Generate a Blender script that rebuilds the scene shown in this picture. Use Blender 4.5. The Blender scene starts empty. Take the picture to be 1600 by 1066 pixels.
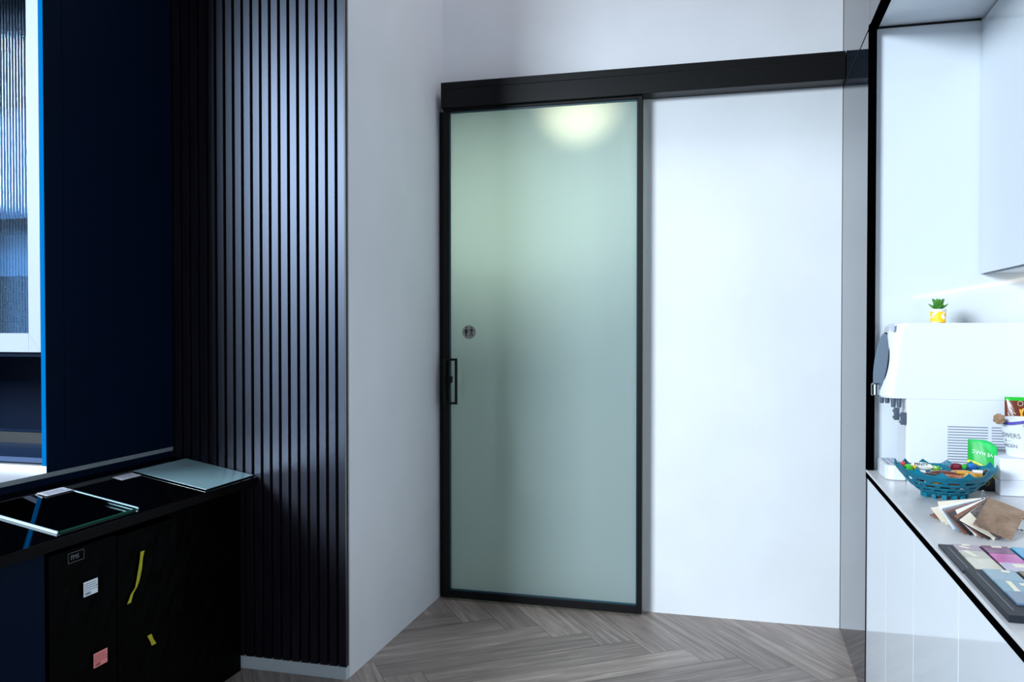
import bpy, bmesh, math, random
from mathutils import Vector, Matrix
random.seed(7)
S = bpy.context.scene
COL = S.collection

# ------------------------------------------------------------------ camera
FPX = 1320.0
YAW = math.atan(355 / FPX)
PIT = math.atan(21 / FPX)
cam_data = bpy.data.cameras.new('camera')
cam_data.sensor_width = 36.0
cam_data.sensor_fit = 'HORIZONTAL'
cam_data.lens = FPX / 1600 * 36.0
cam_data.clip_start = 0.05
cam = bpy.data.objects.new('camera', cam_data)
COL.objects.link(cam)
cam.location = (0, 0, 1.45)
cam.rotation_euler = (math.pi / 2 - PIT, 0, YAW)
S.camera = cam

# ------------------------------------------------------------------ world, light, exposure
S.view_settings.view_transform = 'Standard'
S.view_settings.look = 'None'
S.view_settings.gamma = 1
S.view_settings.use_curve_mapping = False
S.view_settings.exposure = 0.0
S.cycles.use_denoising = True
S.cycles.max_bounces = 8
S.cycles.diffuse_bounces = 5
S.cycles.glossy_bounces = 4
S.cycles.sample_clamp_indirect = 6

W = bpy.data.worlds.new('world')
S.world = W
W.use_nodes = True
bg = W.node_tree.nodes['Background']
bg.inputs[0].default_value = (0.50, 0.68, 1.0, 1)
bg.inputs[1].default_value = 0.15


def area_light(name, loc, target, sx, sy, power, col):
    d = bpy.data.lights.new(name, 'AREA')
    d.shape = 'RECTANGLE'
    d.size, d.size_y = sx, sy
    d.energy = power
    d.color = col
    o = bpy.data.objects.new(name, d)
    COL.objects.link(o)
    o.location = loc
    o.rotation_euler = (Vector(target) - Vector(loc)).to_track_quat('-Z', 'Y').to_euler()
    return o


# daylight through the tall shopfront window far behind and to the left of the camera
area_light('daylight_from_shopfront', (-5.9, -5.2, 3.9), (-0.2, 3.6, 1.2), 3.0, 2.0, 1640, (0.78, 0.905, 1.0))
# daylight through the wide shopfront straight behind, softer and dimmer
area_light('daylight_from_street', (-7.6, -5.2, 1.5), (-0.5, 3.6, 1.3), 4.0, 2.4, 160, (0.62, 0.82, 1.0))


# unseen overhead fill, added to brighten the left wall
area_light('overhead_fill', (-0.2, 3.5, 4.95), (-0.2, 3.5, 0), 1.4, 1.2, 36, (0.92, 0.92, 1.0))


# ------------------------------------------------------------------ helpers: materials
def lin(c):
    return tuple(((x / 255) / 12.92 if x / 255 <= 0.04045 else ((x / 255 + 0.055) / 1.055) ** 2.4) for x in c) + (1,)


def mat(name, rgb, rough=0.5, metal=0.0, spec=0.5, coat=0.0, noise=0.0, nscale=20, emit=None, estr=0, bump=0.0, bscale=200):
    m = bpy.data.materials.new(name)
    m.use_nodes = True
    nt = m.node_tree
    p = nt.nodes['Principled BSDF']
    p.inputs['Base Color'].default_value = lin(rgb)
    p.inputs['Roughness'].default_value = rough
    p.inputs['Metallic'].default_value = metal
    p.inputs['Specular IOR Level'].default_value = spec
    p.inputs['Coat Weight'].default_value = coat
    p.inputs['Coat Roughness'].default_value = 0.04
    if noise:
        tc = nt.nodes.new('ShaderNodeTexCoord')
        n = nt.nodes.new('ShaderNodeTexNoise')
        n.inputs['Scale'].default_value = nscale
        n.inputs['Detail'].default_value = 5
        r = nt.nodes.new('ShaderNodeValToRGB')
        c = lin(rgb)
        r.color_ramp.elements[0].position = 0.3
        r.color_ramp.elements[1].position = 0.7
        r.color_ramp.elements[0].color = tuple(x * (1 - noise) for x in c[:3]) + (1,)
        r.color_ramp.elements[1].color = tuple(min(1, x * (1 + noise)) for x in c[:3]) + (1,)
        nt.links.new(tc.outputs['Object'], n.inputs['Vector'])
        nt.links.new(n.outputs['Fac'], r.inputs['Fac'])
        nt.links.new(r.outputs['Color'], p.inputs['Base Color'])
    if bump:
        tc = nt.nodes.new('ShaderNodeTexCoord')
        n = nt.nodes.new('ShaderNodeTexNoise')
        n.inputs['Scale'].default_value = bscale
        b = nt.nodes.new('ShaderNodeBump')
        b.inputs['Strength'].default_value = bump
        b.inputs['Distance'].default_value = 0.002
        nt.links.new(tc.outputs['Object'], n.inputs['Vector'])
        nt.links.new(n.outputs['Fac'], b.inputs['Height'])
        nt.links.new(b.outputs['Normal'], p.inputs['Normal'])
    if emit:
        p.inputs['Emission Color'].default_value = lin(emit)
        p.inputs['Emission Strength'].default_value = estr
    return m


M = {}
M['wall'] = mat('painted_wall', (222, 224, 228), 0.75, noise=0.03, nscale=3, bump=0.15, bscale=90)
M['wall_dark'] = mat('shop_shell_paint', (74, 82, 100), 0.9)
M['ceil'] = mat('shop_ceiling_paint', (130, 132, 138), 0.9)
M['black'] = mat('black_powder_coat', (6, 6, 8), 0.42, spec=0.22)
M['black_gloss'] = mat('black_gloss_laminate', (3, 3, 4), 0.06, spec=0.4)
M['ink'] = mat('black_ink', (6, 6, 6), 0.6)
M['navy_shaded'] = mat('blue_lacquer_shaded', (0, 14, 36), 0.6, spec=0.08, noise=0.08, nscale=2)  # cabinet blue darkened, shade of the unlit faces put into the colour
M['blue_lit'] = mat('blue_lacquer_lit', (0, 92, 150), 0.6, spec=0.0)  # the same cabinet blue as it looks on the lit front edge
M['white_gloss'] = mat('white_gloss_acrylic', (208, 214, 221), 0.05, spec=0.5)
M['white_satin'] = mat('white_satin_frame', (224, 228, 234), 0.3)
M['white_plastic'] = mat('white_appliance_plastic', (216, 220, 226), 0.28)
M['smoke_mirror'] = mat('smoked_gloss_panel', (10, 22, 36), 0.03, spec=0.5)
M['smoke_mirror'].node_tree.nodes['Principled BSDF'].inputs['IOR'].default_value = 1.38
M['stone'] = mat('pale_grey_stone', (196, 196, 198), 0.28, noise=0.06, nscale=9)
M['stone_edge'] = mat('grey_stone_edge', (122, 130, 134), 0.5, noise=0.08, nscale=30)
M['chrome'] = mat('chrome', (170, 175, 180), 0.15, metal=1)
M['steel'] = mat('brushed_steel', (150, 146, 144), 0.4, metal=0.5, noise=0.15, nscale=40)
M['grey_plastic'] = mat('grey_blue_plastic', (70, 82, 98), 0.4)
M['grey_mark'] = mat('grey_print', (120, 125, 135), 0.6)
M['card'] = mat('white_card', (225, 228, 238), 0.6)
M['pink_card'] = mat('pink_card', (205, 110, 110), 0.6)
M['tape'] = mat('yellow_tape', (175, 170, 30), 0.45)
M['wrap'] = mat('black_plastic_wrap', (1, 1, 1), 0.5, spec=0.05, bump=0.6, bscale=14)
M['skirting'] = mat('pale_grey_skirting', (190, 198, 202), 0.5)
M['foot'] = mat('teal_basket_plastic', (0, 104, 128), 0.45, spec=0.3)
M['led'] = mat('led_diffuser', (255, 244, 210), 0.5, emit=(255, 240, 205), estr=8)
M['wallR'] = M['wall']


def glass_door_mat():
    m = bpy.data.materials.new('frosted_green_glass')
    m.use_nodes = True
    nt = m.node_tree
    nt.nodes.clear()
    out = nt.nodes.new('ShaderNodeOutputMaterial')
    tr = nt.nodes.new('ShaderNodeBsdfTranslucent')
    tr.inputs[0].default_value = (0.88, 0.91, 0.84, 1)
    df = nt.nodes.new('ShaderNodeBsdfDiffuse')
    df.inputs[0].default_value = (0.38, 0.47, 0.49, 1)
    m1 = nt.nodes.new('ShaderNodeMixShader')
    m1.inputs[0].default_value = 0.5
    gl = nt.nodes.new('ShaderNodeBsdfGlossy')
    gl.inputs['Roughness'].default_value = 0.04
    gl.inputs[0].default_value = (0.9, 0.97, 1, 1)
    fr = nt.nodes.new('ShaderNodeFresnel')
    fr.inputs[0].default_value = 1.45
    m2 = nt.nodes.new('ShaderNodeMixShader')
    L = nt.links.new
    L(df.outputs[0], m1.inputs[1]); L(tr.outputs[0], m1.inputs[2])
    L(fr.outputs[0], m2.inputs[0]); L(m1.outputs[0], m2.inputs[1]); L(gl.outputs[0], m2.inputs[2])
    L(m2.outputs[0], out.inputs[0])
    return m


def clear_glass_mat(name, tint, fac, rough=0.03):
    m = bpy.data.materials.new(name)
    m.use_nodes = True
    nt = m.node_tree
    nt.nodes.clear()
    out = nt.nodes.new('ShaderNodeOutputMaterial')
    tr = nt.nodes.new('ShaderNodeBsdfTransparent')
    tr.inputs[0].default_value = tint
    gl = nt.nodes.new('ShaderNodeBsdfGlossy')
    gl.inputs['Roughness'].default_value = rough
    lw = nt.nodes.new('ShaderNodeFresnel')
    lw.inputs[0].default_value = 1.5
    ad = nt.nodes.new('ShaderNodeMath'); ad.operation = 'ADD'; ad.use_clamp = True
    ad.inputs[1].default_value = fac
    mx = nt.nodes.new('ShaderNodeMixShader')
    L = nt.links.new
    L(lw.outputs[0], ad.inputs[0]); L(ad.outputs[0], mx.inputs[0])
    L(tr.outputs[0], mx.inputs[1]); L(gl.outputs[0], mx.inputs[2]); L(mx.outputs[0], out.inputs[0])
    return m


M['door_glass'] = glass_door_mat()
M['sheet_glass'] = clear_glass_mat('clear_sheet_glass', (0.72, 0.9, 0.88, 1), 0.0)
M['fluted'] = clear_glass_mat('fluted_glass', (0.42, 0.62, 0.82, 1), 0.05, 0.07)
_nt = M['fluted'].node_tree
[n for n in _nt.nodes if n.type == 'BSDF_GLOSSY'][0].inputs[0].default_value = (0.42, 0.60, 0.82, 1)
_lw = _nt.nodes.new('ShaderNodeLayerWeight'); _lw.inputs[0].default_value = 0.5
_rp = _nt.nodes.new('ShaderNodeValToRGB')
_rp.color_ramp.elements[0].position = 0.08; _rp.color_ramp.elements[0].color = (0.72, 0.88, 1.0, 1)
_rp.color_ramp.elements[1].position = 0.50; _rp.color_ramp.elements[1].color = (0.01, 0.03, 0.07, 1)  # rib flanks darkened in the tint, standing in for refraction
_nt.links.new(_lw.outputs['Facing'], _rp.inputs['Fac'])
_nt.links.new(_rp.outputs['Color'], [n for n in _nt.nodes if n.type == 'BSDF_TRANSPARENT'][0].inputs[0])


def wood_mat(name, base, dark, light, uv=True, scale=1.0, rough=0.42, island=0.28):
    m = bpy.data.materials.new(name)
    m.use_nodes = True
    nt = m.node_tree
    p = nt.nodes['Principled BSDF']
    L = nt.links.new
    tc = nt.nodes.new('ShaderNodeTexCoord')
    mp = nt.nodes.new('ShaderNodeMapping')
    mp.inputs['Scale'].default_value = (2.0 * scale, 34 * scale, 1) if uv else (34 * scale, 34 * scale, 2.0 * scale)
    L(tc.outputs['UV' if uv else 'Object'], mp.inputs['Vector'])
    geo = nt.nodes.new('ShaderNodeNewGeometry')
    add = nt.nodes.new('ShaderNodeVectorMath'); add.operation = 'ADD'
    mul = nt.nodes.new('ShaderNodeMath'); mul.operation = 'MULTIPLY'; mul.inputs[1].default_value = 60
    L(geo.outputs['Random Per Island'], mul.inputs[0])
    L(mp.outputs[0], add.inputs[0]); L(mul.outputs[0], add.inputs[1])
    n = nt.nodes.new('ShaderNodeTexNoise')
    n.inputs['Scale'].default_value = 1.0
    n.inputs['Detail'].default_value = 7
    n.inputs['Roughness'].default_value = 0.65
    n.inputs['Distortion'].default_value = 0.6
    L(add.outputs[0], n.inputs['Vector'])
    r = nt.nodes.new('ShaderNodeValToRGB')
    e = r.color_ramp.elements
    e[0].position = 0.3; e[0].color = lin(dark)
    e[1].position = 0.72; e[1].color = lin(light)
    k = e.new(0.5); k.color = lin(base)
    L(n.outputs['Fac'], r.inputs['Fac'])
    hs = nt.nodes.new('ShaderNodeHueSaturation')
    mr = nt.nodes.new('ShaderNodeMapRange')
    mr.inputs['To Min'].default_value = 1 - island
    mr.inputs['To Max'].default_value = 1 + island
    L(geo.outputs['Random Per Island'], mr.inputs['Value'])
    L(mr.outputs[0], hs.inputs['Value']); L(r.outputs['Color'], hs.inputs['Color'])
    L(hs.outputs[0], p.inputs['Base Color'])
    p.inputs['Roughness'].default_value = rough
    b = nt.nodes.new('ShaderNodeBump'); b.inputs['Strength'].default_value = 0.12; b.inputs['Distance'].default_value = 0.002
    L(n.outputs['Fac'], b.inputs['Height']); L(b.outputs[0], p.inputs['Normal'])
    return m


M['floor'] = wood_mat('grey_oak_planks', (138, 126, 119), (106, 96, 91), (170, 158, 149), island=0.22)
M['slat'] = wood_mat('dark_brown_fluted_panel', (20, 16, 21), (13, 11, 14), (28, 24, 31), uv=False, rough=0.38, island=0.0)
M['slat'].node_tree.nodes['Principled BSDF'].inputs['Specular IOR Level'].default_value = 0.52
M['slat'].node_tree.nodes['Principled BSDF'].inputs['Specular Tint'].default_value = (0.62, 0.74, 1.0, 1)
M['flat_black'] = mat('matt_black_profile', (2, 2, 3), 0.7, spec=0.0)
M['chip_brown'] = wood_mat('weathered_brown_laminate', (126, 98, 80), (70, 54, 48), (152, 132, 114), uv=False, scale=0.35, island=0.0)
M['chip_rough'] = mat('mottled_charcoal_laminate', (92, 84, 84), 0.6, noise=0.6, nscale=70)


# ------------------------------------------------------------------ helpers: meshes
def link(name, bm, m, parent=None, smooth=False, bevel=0.0, seg=2):
    me = bpy.data.meshes.new(name)
    bmesh.ops.recalc_face_normals(bm, faces=bm.faces)
    bm.to_mesh(me)
    bm.free()
    for mm in (m if isinstance(m, (list, tuple)) else [m]):
        me.materials.append(mm)
    if smooth:
        for p in me.polygons:
            p.use_smooth = True
    o = bpy.data.objects.new(name, me)
    COL.objects.link(o)
    if parent:
        o.parent = parent
        o.matrix_parent_inverse = Matrix.Identity(4)
        o.location = -Vector(parent.location) if parent.get('_abs') else (0, 0, 0)
    if bevel:
        b = o.modifiers.new('bevel', 'BEVEL')
        b.width = bevel; b.segments = seg; b.limit_method = 'ANGLE'; b.angle_limit = math.radians(40)
    return o


def box(bm, a, b, mi=0):
    xs, ys, zs = zip(a, b)
    x0, x1 = min(xs), max(xs); y0, y1 = min(ys), max(ys); z0, z1 = min(zs), max(zs)
    v = [bm.verts.new(p) for p in ((x0, y0, z0), (x1, y0, z0), (x1, y1, z0), (x0, y1, z0), (x0, y0, z1), (x1, y0, z1), (x1, y1, z1), (x0, y1, z1))]
    for f in ((0, 3, 2, 1), (4, 5, 6, 7), (0, 1, 5, 4), (1, 2, 6, 5), (2, 3, 7, 6), (3, 0, 4, 7)):
        fc = bm.faces.new([v[i] for i in f]); fc.material_index = mi
    return bm


def boxes(*ab):
    bm = bmesh.new()
    for a, b in ab:
        box(bm, a, b)
    return bm


def extrude_poly(pts, d, bm=None):
    """closed polygon (3D points) extruded by the vector d"""
    bm = bm or bmesh.new()
    d = Vector(d)
    a = [bm.verts.new(p) for p in pts]
    b = [bm.verts.new(Vector(p) + d) for p in pts]
    bm.faces.new(a); bm.faces.new(b[::-1])
    n = len(pts)
    for i in range(n):
        bm.faces.new((a[i], b[i], b[(i + 1) % n], a[(i + 1) % n]))
    return bm


def lathe(prof, c, n=32, bm=None, cap=True):
    bm = bm or bmesh.new()
    rings = []
    for r, z in prof:
        rings.append([bm.verts.new((c[0] + r * math.cos(2 * math.pi * i / n), c[1] + r * math.sin(2 * math.pi * i / n), c[2] + z)) for i in range(n)])
    for k in range(len(rings) - 1):
        for i in range(n):
            bm.faces.new((rings[k][i], rings[k][(i + 1) % n], rings[k + 1][(i + 1) % n], rings[k + 1][i]))
    if cap:
        bm.faces.new(rings[0][::-1]); bm.faces.new(rings[-1])
    return bm


def tube(pts, r, n=8, bm=None):
    bm = bm or bmesh.new()
    pts = [Vector(p) for p in pts]
    rings = []
    for i, p in enumerate(pts):
        t = (pts[min(i + 1, len(pts) - 1)] - pts[max(i - 1, 0)]).normalized()
        u = t.cross(Vector((0, 0, 1)))
        if u.length < 1e-3:
            u = t.cross(Vector((1, 0, 0)))
        u.normalize(); w = t.cross(u)
        rings.append([bm.verts.new(p + r * (math.cos(2 * math.pi * k / n) * u + math.sin(2 * math.pi * k / n) * w)) for k in range(n)])
    for a, b in zip(rings, rings[1:]):
        for k in range(n):
            bm.faces.new((a[k], a[(k + 1) % n], b[(k + 1) % n], b[k]))
    bm.faces.new(rings[0][::-1]); bm.faces.new(rings[-1])
    return bm


def text_bm(txt, size, origin, ux, uy, depth=0.0004, align='CENTER'):
    """lettering as a mesh; ux = reading direction, uy = up direction of the letters"""
    cu = bpy.data.curves.new('lettering', 'FONT')
    cu.body = txt; cu.size = size; cu.extrude = depth; cu.align_x = align; cu.align_y = 'CENTER'
    o = bpy.data.objects.new('lettering', cu)
    COL.objects.link(o)
    dg = bpy.context.evaluated_depsgraph_get()
    me = bpy.data.meshes.new_from_object(o.evaluated_get(dg))
    bpy.data.objects.remove(o)
    bpy.data.curves.remove(cu)
    ux = Vector(ux).normalized(); uy = Vector(uy).normalized(); uz = ux.cross(uy)
    bm = bmesh.new()
    bm.from_mesh(me)
    bpy.data.meshes.remove(me)
    for v in bm.verts:
        v.co = Vector(origin) + ux * v.co.x + uy * v.co.y + uz * v.co.z
    return bm


def thing(name, label, cat, loc=(0, 0, 0), group=None):
    o = bpy.data.objects.new(name, None)
    o.empty_display_size = 0.05
    COL.objects.link(o)
    o.location = loc
    o['_abs'] = 1
    o['label'] = label; o['category'] = cat
    if group:
        o['group'] = group
    return o


def tag(o, label, cat, group=None):
    o['label'] = label; o['category'] = cat
    if group:
        o['group'] = group
    return o


def struct(name, bm, m, parent=None, bevel=0.0):
    o = link(name, bm, m, parent, bevel=bevel)
    if not parent:
        o['kind'] = 'structure'
    return o


# ------------------------------------------------------------------ key planes of the place
XL = -1.552      # face of the white wall left of the door
XR = 0.473       # face of the fitted units on the right
YD = 4.320       # wall that carries the sliding door
YS = 3.157       # front of the fluted panel
XC = -2.372      # side of the navy cabinets
ZC = 0.905       # right worktop
OP0, OP1, OPZ = -1.50, -0.50, 2.60   # door opening

# ------------------------------------------------------------------ setting: floor
def herringbone():
    w = 0.1676; n = 6; gap = 0.0008
    th = math.radians(-54.2)
    ca, sa = math.cos(th), math.sin(th)
    # tip (y+n, y) in plank units anchored on the floor point below
    ax, ay = -0.605, 3.806
    def tw(lx, ly):
        dx, dy = (lx - n) * w, ly * w
        return (ax + dx * ca - dy * sa, ay + dx * sa + dy * ca)
    bm = bmesh.new()
    uv = bm.loops.layers.uv.new('UVMap')
    def plank(x0, y0, lx, ly):
        cx, cy = tw(x0 + lx / 2, y0 + ly / 2)
        if not (-4.2 < cx < 1.6 and 0.6 < cy < 5.0):
            return
        g = gap / w
        c = [(x0 + g, y0 + g), (x0 + lx - g, y0 + g), (x0 + lx - g, y0 + ly - g), (x0 + g, y0 + ly - g)]
        vs = [bm.verts.new((*tw(*q), 0.0)) for q in c]
        f = bm.faces.new(vs)
        for lp, q in zip(f.loops, c):
            lx_, ly_ = (q[0] - x0) * w, (q[1] - y0) * w
            lp[uv].uv = (lx_, ly_) if lx > ly else (ly_, lx_)
    for y in range(-60, 60):
        for m in range(-8, 8):
            plank(y + 2 * n * m, y, n, 1)
    for x in range(-60, 60):
        for m in range(-8, 8):
            plank(x, x - 2 * n + 1 + 2 * n * m, 1, n)
    return bm


bm = herringbone()
fl = struct('floor', boxes(((-10, -8, -0.12), (3, 6.4, -0.0012))), mat('floor_seam_and_screed', (60, 54, 52), 0.8))
pl_ = link('herringbone_planks', bm, M['floor'], fl)

# walls
struct('wall_door_side', boxes(((-1.70, YD, 0), (OP0, YD + 0.12, 5.0)), ((OP1, YD, 0), (1.6, YD + 0.12, 5.0)), ((OP0, YD, OPZ), (OP1, YD + 0.12, 5.0))), M['wall'])
struct('wall_left', boxes(((-4.6, YS + 0.028, 0), (XL, YD + 0.0, 5.0))), M['wall'])
struct('wall_right', boxes(((1.24, -6, 0), (1.40, YD, 5.0))), M['wall'])
struct('ceiling', boxes(((-10, -8, 5.0), (3, 6.4, 5.1))), M['ceil'])
struct('light_blocking_beam', boxes(((-10, 0.35, 3.30), (3, 0.65, 5.0))), M['ceil'])  # unseen beam, added to shade the upper door wall
struct('wall_far_left', boxes(((-10.0, -8, 0), (-9.9, 3.2, 5.0))), M['wall_dark'])
struct('wall_back', boxes(((-10, -8.0, 0), (3, -7.9, 5.0))), M['wall_dark'])
# washroom behind the frosted door
struct('wall_washroom', boxes(((-2.2, 6.1, 0), (0.6, 6.2, 2.64)), ((-1.66, YD + 0.12, 0), (-1.58, 6.1, 2.64)), ((0.35, YD + 0.12, 0), (0.45, 6.1, 2.64)), ((-2.2, YD + 0.121, 2.64), (0.6, 6.2, 2.74))),
       mat('washroom_paint', (158, 168, 158), 0.8))

# skirting under the fluted panel
struct('baseboard_left', boxes(((-2.36, YS - 0.004, 0.0), (XL - 0.001, YS + 0.027, 0.052))), M['skirting'], bevel=0.002)
struct('trim_1', boxes(((XL - 0.003, YS - 0.003, 0.053), (XL + 0.0012, YS + 0.002, 4.99))), mat('bronze_corner_trim', (60, 56, 52), 0.5), bevel=0.0)

# ------------------------------------------------------------------ fluted wall panel
def fluted_panel():
    pitch = 0.0433
    x1 = XL - 0.004
    prof = []
    n = 21
    yb, yf = YS + 0.026, YS
    x = x1
    prof.append((x, yb))
    for i in range(n):
        prof += [(x, yf + 0.004), (x - 0.0015, yf), (x - 0.0305, yf), (x - 0.032, yf + 0.003), (x - 0.034, yf + 0.019), (x - pitch + 0.0015, yf + 0.019)]
        x -= pitch
    prof.append((x, yb))
    return extrude_poly([(a, b, 0.052) for a, b in prof], (0, 0, 4.9))


tag(link('fluted_wall_panel', fluted_panel(), M['slat']),
    'dark brown vertically fluted wall panel between the navy cabinet and the white wall', 'wall panel')

# ------------------------------------------------------------------ sliding door
YF = 4.235                      # front face of the leaf
door = bpy.data.objects.new('door_1', None)
COL.objects.link(door)
door.location = (-0.985, YF, 0)
door['_abs'] = 1
door['kind'] = 'structure'
x0, x1 = -1.515, -0.468
link('door_frame', boxes(((x0, YF, 0.012), (x0 + 0.030, YF + 0.042, 2.61)), ((x1 - 0.024, YF, 0.012), (x1, YF + 0.042, 2.61)),
                         ((x0 + 0.030, YF, 0.012), (x1 - 0.024, YF + 0.042, 0.052)), ((x0 + 0.030, YF, 2.588), (x1 - 0.024, YF + 0.042, 2.61))),
     M['black'], door, bevel=0.0015)
bm = boxes(((x0 + 0.028, YF + 0.016, 0.05), (x1 - 0.022, YF + 0.024, 2.59)))
bm.faces.ensure_lookup_table()
for k, f in enumerate(bm.faces):
    f.material_index = 0 if k == 2 else 1          # frosted film on the front, clear sheet behind it
link('glass_pane', bm, [M['door_glass'], M['sheet_glass']], door)
gb = mat('teal_bead_with_reflection', (28, 66, 78), 0.3)  # teal puts the frame's reflection in the glass into the bead colour
bx0, bx1, bz0, bz1 = x0 + 0.030, x1 - 0.024, 0.052, 2.588
link('bead_with_reflection', boxes(((bx0, YF + 0.008, bz0), (bx0 + 0.007, YF + 0.016, bz1)), ((bx1 - 0.005, YF + 0.008, bz0), (bx1, YF + 0.016, bz1)),
                           ((bx0, YF + 0.008, bz0), (bx1, YF + 0.016, bz0 + 0.007)), ((bx0, YF + 0.008, bz1 - 0.008), (bx1, YF + 0.016, bz1))), gb, door)
# pull handle: square-section D
hy = YF - 0.045
h = link('door_handle', boxes(((-1.494, hy, 1.047), (-1.426, hy + 0.012, 1.059)), ((-1.494, hy, 1.276), (-1.426, hy + 0.012, 1.288)),
                              ((-1.438, hy, 1.059), (-1.426, hy + 0.012, 1.276)),
                              ((-1.506, hy, 1.047), (-1.494, YF + 0.002, 1.288))), M['black'], door, bevel=0.001)
link('door_lock', boxes(((-1.494, YF - 0.02, 1.158), (-1.464, YF, 1.192))), M['black'], door, bevel=0.002)
# round washroom sign stuck on the glass
sx, sz, sy = -1.378, 1.426, YF + 0.0158
def disc_y(cx, cz, y0, y1, r, n=40, bm=None):
    return extrude_poly([(cx + r * math.cos(2 * math.pi * i / n), y0, cz + r * math.sin(2 * math.pi * i / n)) for i in range(n)], (0, y1 - y0, 0), bm)
sg = link('washroom_sign', disc_y(sx, sz, sy - 0.0018, sy, 0.037), M['steel'], door)
sg['label'] = 'round grey washroom sign with black woman and man figures'
bm = bmesh.new()
yy0, yy1 = sy - 0.0028, sy - 0.0019
def poly(pts, bm=bm):
    extrude_poly([(sx + a * 0.037, yy0, sz + b * 0.037) for a, b in pts], (0, yy1 - yy0, 0), bm)
def pdisc(cx, cz, r):
    disc_y(sx + cx * 0.037, sz + cz * 0.037, yy0, yy1, r * 0.037, 16, bm)
# woman
pdisc(-0.42, 0.62, 0.10)
poly([(-0.60, 0.42), (-0.24, 0.42), (-0.30, 0.12), (-0.20, -0.18), (-0.64, -0.18), (-0.54, 0.12)])
poly([(-0.60, 0.42), (-0.53, 0.38), (-0.62, 0.02), (-0.70, 0.04)])
poly([(-0.24, 0.42), (-0.31, 0.38), (-0.20, 0.02), (-0.13, 0.04)])
poly([(-0.51, -0.18), (-0.33, -0.18), (-0.35, -0.60), (-0.50, -0.60)])
# man
pdisc(0.36, 0.62, 0.10)
poly([(0.20, 0.44), (0.56, 0.44), (0.46, 0.14), (0.44, -0.06), (0.30, -0.06), (0.28, 0.14)])
poly([(0.20, 0.44), (0.28, 0.36), (0.08, 0.04), (0.00, 0.08)])
poly([(0.56, 0.44), (0.50, 0.34), (0.60, 0.10), (0.70, 0.12)])
poly([(0.30, -0.02), (0.40, -0.06), (0.18, -0.60), (0.06, -0.60)])
poly([(0.36, -0.06), (0.45, -0.02), (0.60, -0.54), (0.50, -0.56)])
link('pictogram', bm, M['ink'], sg).location = (0, 0, 0)

# left jamb channel on the wall
struct('trim_2', boxes(((XL + 0.001, YD - 0.045, 0.0), (XL + 0.036, YD - 0.001, 2.60))), M['black'], bevel=0.001)

# top track cover
tr = thing('sliding_door_track', 'long black box cover of the sliding door track across the white wall', 'door track', (-0.54, 4.21, 2.667))
link('cover', boxes(((XL + 0.034, 4.205, 2.603), (XR - 0.002, YD - 0.001, 2.697))), M['black'], tr, bevel=0.001)
link('top_strip', boxes(((XL + 0.034, 4.206, 2.6985), (XR - 0.002, YD - 0.001, 2.735))), M['black'], tr, bevel=0.001)

# washroom downlight
lt = thing('washroom_downlight', 'round warm downlight glowing through the top of the frosted glass door', 'lamp', (-0.79, 4.50, 2.638))
link('housing', lathe([(0.075, 0), (0.075, -0.012), (0.06, -0.012), (0.06, -0.004)], (-0.79, 4.50, 2.639), 28), M['white_satin'], lt)
link('lens', lathe([(0.058, -0.005), (0.058, -0.010)], (-0.79, 4.50, 2.639), 28), mat('downlight_lens', (255, 240, 205), 0.5, emit=(255, 238, 200), estr=4), lt)
ld = bpy.data.lights.new('washroom_lamp', 'POINT'); ld.shadow_soft_size = 0.045; ld.energy = 5.4; ld.color = (1.0, 0.79, 0.56)
lo = bpy.data.objects.new('washroom_lamp', ld); COL.objects.link(lo); lo.parent = lt; lo.location = (0.0, -0.01, -0.055)

struct('floor_washroom', boxes(((-1.58, YD + 0.121, 0.0005), (0.35, 6.1, 0.004))), mat('washroom_bounce_floor', (190, 192, 186), 0.4))  # pale floor layer added to bounce light onto the lower door glass
# hidden fill light added inside the washroom to brighten the door glass
area_light('washroom_fill', (-1.15, 5.5, 2.60), (-1.15, 5.4, 0), 0.6, 0.6, 33, (0.96, 1.0, 0.90))

# ------------------------------------------------------------------ right: glossy smoked panels beside the niche
Y0P = 3.482
tp = thing('tall_mirror_panel', 'tall glossy smoked grey panel between the white wall and the niche', 'panel', (XR, 3.9, 0))
link('panel', boxes(((XR, Y0P, 0.004), (XR + 0.02, YD - 0.012, 2.585))), M['smoke_mirror'], tp, bevel=0.0008)
link('edge_strip', boxes(((XR - 0.001, YD - 0.012, 0.0), (XR + 0.02, YD - 0.0005, 2.588)), ((XR + 0.0, Y0P - 0.004, 0.0), (XR + 0.022, Y0P - 0.0005, ZC - 0.03))), M['black'], tp)
up = thing('upper_mirror_panel', 'glossy smoked grey panel above the tall panel in the corner', 'panel', (XR, 3.9, 2.592))
link('joint_backing', boxes(((XR + 0.004, Y0P - 0.03, 2.589), (XR + 0.018, YD - 0.013, 2.5935))), M['flat_black'], up)
link('panel', boxes(((XR, Y0P - 0.03, 2.594), (XR + 0.02, YD - 0.012, 4.95))), M['smoke_mirror'], up, bevel=0.0008)
link('edge_strip', boxes(((XR - 0.001, YD - 0.012, 2.59), (XR + 0.02, YD - 0.0005, 4.95))), M['black'], up)
up2 = thing('upper_mirror_panel', 'glossy smoked grey panel running above the white niche', 'panel', (XR, 2.4, 2.592))
link('panel', boxes(((XR, 0.6, 2.593), (XR + 0.02, Y0P - 0.033, 4.95))), M['smoke_mirror'], up2, bevel=0.0008)

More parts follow.
